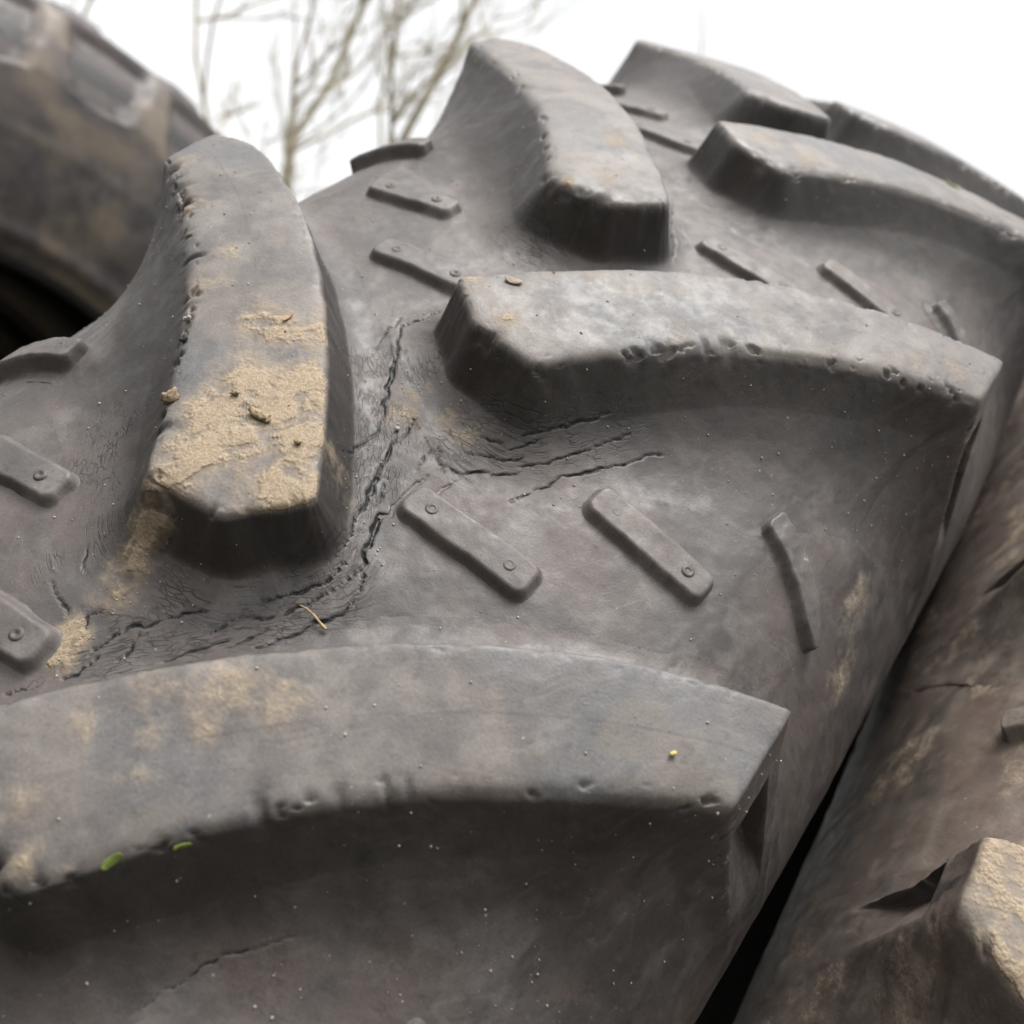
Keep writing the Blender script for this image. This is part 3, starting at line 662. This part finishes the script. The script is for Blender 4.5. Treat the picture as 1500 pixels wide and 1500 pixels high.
words = ['second', 'third', 'fourth', 'fifth', 'sixth']
for k in range(5):
    r2 = back.copy(); COL.objects.link(r2); r2.matrix_world = mat4(RB @ rotx(0.05 * (k + 1)) * SB, cb_ - axb * (k + 1) * 0.36)
    for ch in back.children:
        c = ch.copy(); COL.objects.link(c); c.parent = r2
    tag(r2, words[k] + ' tyre of the back row, dark inside the round hole at upper left', 'tyre', 'tractor tyres standing in the yard')

# ------------------------------------------------------------------ bare trees behind
BARK = plain('grey_green_bark', (0.30, 0.265, 0.185), 0.9, 0.3, 14)
def tube(path, rad, sides):
    path = np.array(path, float); n = len(path); T = np.gradient(path, axis=0); T /= np.linalg.norm(T, axis=1)[:, None] + 1e-9
    ref = np.array([0.3, 0.9, 0.1]); A_ = np.cross(T, ref); A_ /= np.linalg.norm(A_, axis=1)[:, None] + 1e-9; B_ = np.cross(T, A_)
    an = np.linspace(0, 2 * math.pi, sides, endpoint=False)
    V = path[:, None] + (A_[:, None] * np.cos(an)[None, :, None] + B_[:, None] * np.sin(an)[None, :, None]) * np.array(rad)[:, None, None]
    F = [(i * sides + j, i * sides + (j + 1) % sides, (i + 1) * sides + (j + 1) % sides, (i + 1) * sides + j) for i in range(n - 1) for j in range(sides)]
    return V.reshape(-1, 3), np.array(F)
def tree(p0, p1, rad, height, label, seed, nb=14):
    nb = int(nb * 1.2); rad *= 0.8; rnd = random.Random(seed); p0 = np.array(p0); p1 = np.array(p1); d = p1 - p0; d /= d[2]
    base = p0 - d * p0[2]; n = 16
    tr = [base + d * height * t + np.array([rnd.gauss(0, 0.05), rnd.gauss(0, 0.05), 0]) * (t > 0) * min(1, t * 4) * height / 8 for t in np.linspace(0, 1, n)]
    rr = [rad * (1 - 0.8 * t) for t in np.linspace(0, 1, n)]
    root = empty('bare_tree', Matrix.Translation(tr[0])); tag(root, label, 'tree', 'bare trees behind the tyres')
    V, F = tube(np.array(tr) - tr[0], rr, 7); mesh_obj('trunk', V, F, BARK, root)
    VV, FF, off = [], [], 0
    def branch(p, dr, ln, r, lev):
        nonlocal off
        m = 6; pts = [p]; q = p.copy(); dd = dr.copy()
        for _ in range(m):
            dd = dd + np.array([rnd.gauss(0, 0.13), rnd.gauss(0, 0.13), 0.06 + rnd.gauss(0, 0.08)]); dd /= np.linalg.norm(dd); q = q + dd * ln / m; pts.append(q)
        V, F = tube(pts, [r * (1 - 0.75 * i / m) for i in range(m + 1)], 5 if lev == 0 else 3); VV.append(V); FF.append(F + off); off += len(V)
        if lev < 2:
            for _ in range(5 if lev == 0 else 3):
                i = rnd.randint(1, m); az = rnd.uniform(0, 6.28); nd = dd * 0.8 + np.array([math.cos(az), math.sin(az), 0.3]) * 0.75; nd /= np.linalg.norm(nd)
                branch(pts[i], nd, ln * rnd.uniform(0.35, 0.6), max(0.0062, r * 0.6), lev + 1)
    for k in range(nb):
        t = 0.18 + 0.8 * (k + rnd.random()) / nb; i = t * (n - 1); i0 = int(i); p = tr[i0] + (tr[min(i0 + 1, n - 1)] - tr[i0]) * (i - i0)
        az = rnd.uniform(0, 6.28); dr = np.array([math.cos(az), math.sin(az), rnd.uniform(0.9, 1.7)]); dr /= np.linalg.norm(dr)
        branch(p - tr[0], dr, height * rnd.uniform(0.13, 0.26), max(0.011, rad * (1 - 0.7 * t) * 0.5), 0)
    mesh_obj('crown', np.concatenate(VV), np.concatenate(FF), BARK, root)
    return root
def ray(px, py, dist):
    return CAM + W @ (np.array([(px - 750) / 1489, (py - 750) / 1489, 1.0]) * dist)
tree(ray(418, 255, 5.6), ray(540, 0, 5.6), 0.050, 6.2, 'bare tree with slanting forked trunk, left of the middle lug against the sky', 11, 12)
tree(ray(585, 215, 6.2), ray(700, 0, 6.2), 0.068, 6.6, 'thickest bare trunk, just left of the tall upper lug', 5, 12)
tree(ray(303, 165, 6.0), ray(283, 0, 6.0), 0.036, 5.6, 'thin upright bare sapling near the blurred back tyre', 23, 9)
tree(ray(425, 230, 7.0), ray(455, 10, 7.0), 0.036, 6.6, 'slender bare tree just behind the slanting one', 31, 12)
tree(ray(560, 180, 8.0), ray(580, 20, 8.0), 0.040, 7.5, 'faint bare tree between the slanting one and the thickest trunk', 37, 12)
tree(ray(120, 60, 11.0), ray(160, -60, 11.0), 0.06, 8.2, 'distant bare tree rising above the back tyre at far left', 47, 16)

# ------------------------------------------------------------------ small litter on the tread
LIT = {}
def lm(name, col, rough=0.75):
    if name not in LIT: LIT[name] = plain(name, col, rough, 0.25, 900)
    return LIT[name]
def on_tread(u, x, r):
    th = u / R; return CEN + TR @ (np.array([x, r * math.sin(th), r * math.cos(th)]) * S)
def chip(name, label, cat, u, x, r, nor, dims, rotd, mat, lump=0.2, sink=0.3, seed=1, group=None):
    """small irregular flake or lump lying on the rubber; dims in metres"""
    nr, ns = 9, 14; nor = np.array(nor, float); nor /= np.linalg.norm(nor)
    t1 = np.cross(nor, [0.2, 0.1, 1.0]); t1 /= np.linalg.norm(t1); t2 = np.cross(nor, t1); a = math.radians(rotd)
    e1 = t1 * math.cos(a) + t2 * math.sin(a); e2 = np.cross(nor, e1)
    rs = np.random.RandomState(seed); V = []
    for i in range(nr):
        ph = math.pi * i / (nr - 1)
        for j in range(ns):
            az = 2 * math.pi * j / ns; v = np.array([math.sin(ph) * math.cos(az), math.sin(ph) * math.sin(az), math.cos(ph)])
            if 0 < i < nr - 1: v = v * (1 + lump * (rs.rand() - 0.5) * 2)
            v = np.sign(v) * np.abs(v) ** 0.85
            w = e1 * v[0] * dims[0] / 2 + e2 * v[1] * dims[1] / 2 + nor * (v[2] * dims[2] / 2 + 0.12 * dims[0] * v[0] ** 2)
            V.append(w + nor * dims[2] * (0.5 - sink))
    F = [(i * ns + j, i * ns + (j + 1) % ns, (i + 1) * ns + (j + 1) % ns, (i + 1) * ns + j) for i in range(nr - 1) for j in range(ns)]
    o = mesh_obj(name, np.array(V), np.array(F), mat); o.location = on_tread(u, x, r)
    return tag(o, label, cat, group)
TAN = lm('dry_earth', (0.20, 0.15, 0.098), 0.95); STRAW = lm('dry_straw', (0.24, 0.175, 0.095)); GREEN = lm('fresh_leaf', (0.10, 0.13, 0.028), 0.6)
YEL = lm('yellow_seed', (0.34, 0.27, 0.08), 0.6); DARK = lm('rubber_crumb', (0.05, 0.045, 0.043), 0.7); STONE = lm('pale_stone', (0.25, 0.235, 0.21), 0.8)
p0, p1 = on_tread(-0.1017, 0.0331, 1.5235), on_tread(-0.1030, 0.0500, 1.5235); nn = np.array([-0.112, -0.948, 0.298])
pts_ = [p0 + (p1 - p0) * t + nn * 0.0006 * (1 + math.sin(t * 5)) + np.array([0, 0, 0.00025 * math.sin(t * 4)]) for t in np.linspace(0, 1, 9)]
V, F = tube(np.array(pts_) - pts_[0], [0.00015, 0.00022, 0.00026, 0.00024, 0.0003, 0.00034, 0.0003, 0.0005, 0.00042], 7)
o = mesh_obj('straw', V, F, STRAW); o.location = pts_[0]; tag(o, 'short tan straw lying across the cracks below the muddy lug', 'straw')
chip('leaf_bit', 'larger bright green leaf bit on the front edge of the lowest lug', 'leaf', -0.2285, 0.0644, 1.5585, (0.305, -0.93, -0.205), (0.0048, 0.0020, 0.0006), 80, GREEN, 0.12, 0.3, 2, 'green leaf bits on the tread')
chip('leaf_bit', 'small curled yellow-green leaf bit hanging at the lowest lug edge', 'leaf', -0.2095, 0.0791, 1.5545, (0.519, -0.716, -0.466), (0.0040, 0.0011, 0.0006), 60, GREEN, 0.2, 0.2, 3, 'green leaf bits on the tread')
chip('leaf_bit', 'green leaf sliver on top of the far right lug', 'leaf', 0.5562, 0.1331, 1.5550, (0.037, -0.779, 0.626), (0.0075, 0.0022, 0.0006), 10, GREEN, 0.1, 0.3, 4, 'green leaf bits on the tread')
chip('seed', 'yellow seed on the smooth end of the lowest lug', 'seed', -0.0681, 0.2041, 1.5465, (-0.067, -0.954, 0.294), (0.0017, 0.0011, 0.0009), 60, YEL, 0.08, 0.2, 5)
chip('straw_chip', 'pale upright straw chip on the muddy lug', 'straw', 0.0029, -0.0658, 1.5625, (-0.21, -0.902, 0.378), (0.0044, 0.0012, 0.0007), 92, STRAW, 0.08, 0.2, 6)
chip('pebble', 'flat tan pebble on the cracked wall of the middle right lug', 'pebble', 0.0739, 0.0704, 1.5330, (0.559, -0.78, -0.281), (0.0036, 0.0024, 0.0010), 20, TAN, 0.1, 0.3, 7, 'pebbles on the tread')
chip('pebble', 'tiny white pebble in the crack between the two nearest lug noses', 'pebble', 0.0086, 0.0001, 1.5230, (-0.145, -0.921, 0.363), (0.0013, 0.0012, 0.0010), 20, STONE, 0.1, 0.2, 8, 'pebbles on the tread')
chip('pebble', 'brown pebble at the right edge of the mud patch', 'pebble', -0.0541, -0.0057, 1.5645, (-0.183, -0.922, 0.342), (0.0020, 0.0014, 0.0012), 10, TAN, 0.15, 0.25, 9, 'pebbles on the tread')
chip('mud_clod', 'widest mud clod, right of the middle of the mud patch', 'mud clod', -0.0533, -0.0290, 1.5640, (-0.243, -0.884, 0.4), (0.0062, 0.0024, 0.0018), 5, TAN, 0.45, 0.4, 10, 'mud clods on the muddy lug')
chip('mud_clod', 'mud clod on the left edge of the mud patch', 'mud clod', -0.0690, -0.0725, 1.5590, (-0.3, -0.85, 0.2), (0.0044, 0.0036, 0.0026), 70, TAN, 0.45, 0.35, 11, 'mud clods on the muddy lug')
chip('mud_clod', 'small mud clod in the middle of the mud patch', 'mud clod', -0.0502, -0.0486, 1.5632, (-0.228, -0.911, 0.344), (0.0022, 0.0016, 0.0013), 30, TAN, 0.45, 0.35, 12, 'mud clods on the muddy lug')
chip('rubber_crumb', 'pale grey rubber crumb stuck to the left edge of the muddy lug', 'rubber crumb', -0.0271, -0.1045, 1.5585, (-0.6, -0.7, 0.1), (0.0028, 0.0018, 0.0014), 30, STONE, 0.25, 0.3, 13, 'rubber crumbs on the lug edge')
chip('rubber_crumb', 'black rubber crumb just below the pale one on the lug edge', 'rubber crumb', -0.0380, -0.0955, 1.5590, (-0.692, -0.719, 0.067), (0.0028, 0.0022, 0.0016), 80, DARK, 0.25, 0.3, 14, 'rubber crumbs on the lug edge')
chip('bark_flake', 'oval brown flake on the nose of the middle right lug', 'flake', 0.1031, 0.0009, 1.5640, (-0.155, -0.874, 0.46), (0.0052, 0.0032, 0.0008), 20, lm('brown_flake', (0.19, 0.15, 0.115)), 0.12, 0.4, 15)
chip('seed', 'dark seed husk on the wall of the middle right lug', 'seed', 0.1381, 0.1213, 1.5236, (0.417, -0.826, -0.379), (0.0022, 0.0011, 0.0009), 80, DARK, 0.2, 0.2, 16)

# sand and grit: heaps in the foot of the muddy lug and a thin scatter everywhere
def grit():
    rs = np.random.RandomState(5); Vs, Fs, off = [], [], 0
    octa = np.array([[1, 0, 0], [-1, 0, 0], [0, 1, 0], [0, -1, 0], [0, 0, 1], [0, 0, -1]], float); of = np.array([[0, 2, 4], [2, 1, 4], [1, 3, 4], [3, 0, 4], [2, 0, 5], [1, 2, 5], [3, 1, 5], [0, 3, 5]])
    src = [o for o in main.children if o.name.split('.')[0] in ('lug', 'carcass') and len(o.data.vertices) > 15000]
    for o in src:
        me = o.data; n = len(me.vertices); co = np.empty(n * 3, np.float32); me.vertices.foreach_get('co', co); co = co.reshape(-1, 3)
        no = np.empty(n * 3, np.float32); me.vertices.foreach_get('normal', no); no = no.reshape(-1, 3)
        u = np.arctan2(co[:, 1], co[:, 2]) * R; q = co[:, 0] / S; rr = np.hypot(co[:, 1], co[:, 2]) / S
        m = np.zeros(n)
        for mu, mq, ru, rq, st, where in MUD:
            if where == 0: m = np.maximum(m, np.exp(-((u - mu) / ru) ** 2 - ((q - mq) / rq) ** 2) * (rr < R - 0.025))
        vis = (u > -0.35) & (u < 0.5) & (np.abs(q) < 0.25)
        if o.name.startswith('carcass'): vis &= (np.abs(u) < 0.25)
        pr = m ** 1.5 * 5.0e-2 + vis * 2.8e-3
        for i in np.nonzero(rs.rand(n) < pr)[0]:
            sz = (0.00011 + 0.00030 * rs.rand() ** 3) * (1.0 if m[i] > 0.2 else 1.15)
            V = octa * sz * (0.7 + 0.6 * rs.rand(6, 1)); a = rs.rand() * 6; c, s_ = math.cos(a), math.sin(a)
            V = V @ np.array([[c, -s_, 0], [s_, c, 0], [0, 0, 1]]); Vs.append(V + co[i] + no[i] * sz * 0.3); Fs.append(of + off); off += 6
    o = mesh_obj('sand_grit', np.concatenate(Vs), np.concatenate(Fs), lm('sand_grain', (0.33, 0.29, 0.23), 0.85), smooth=False); o.matrix_world = mat4(TR, CEN)
    tag(o, 'pale sand and grit heaped at the foot of the lugs and scattered over the tread', 'sand', None, 'stuff')
grit()
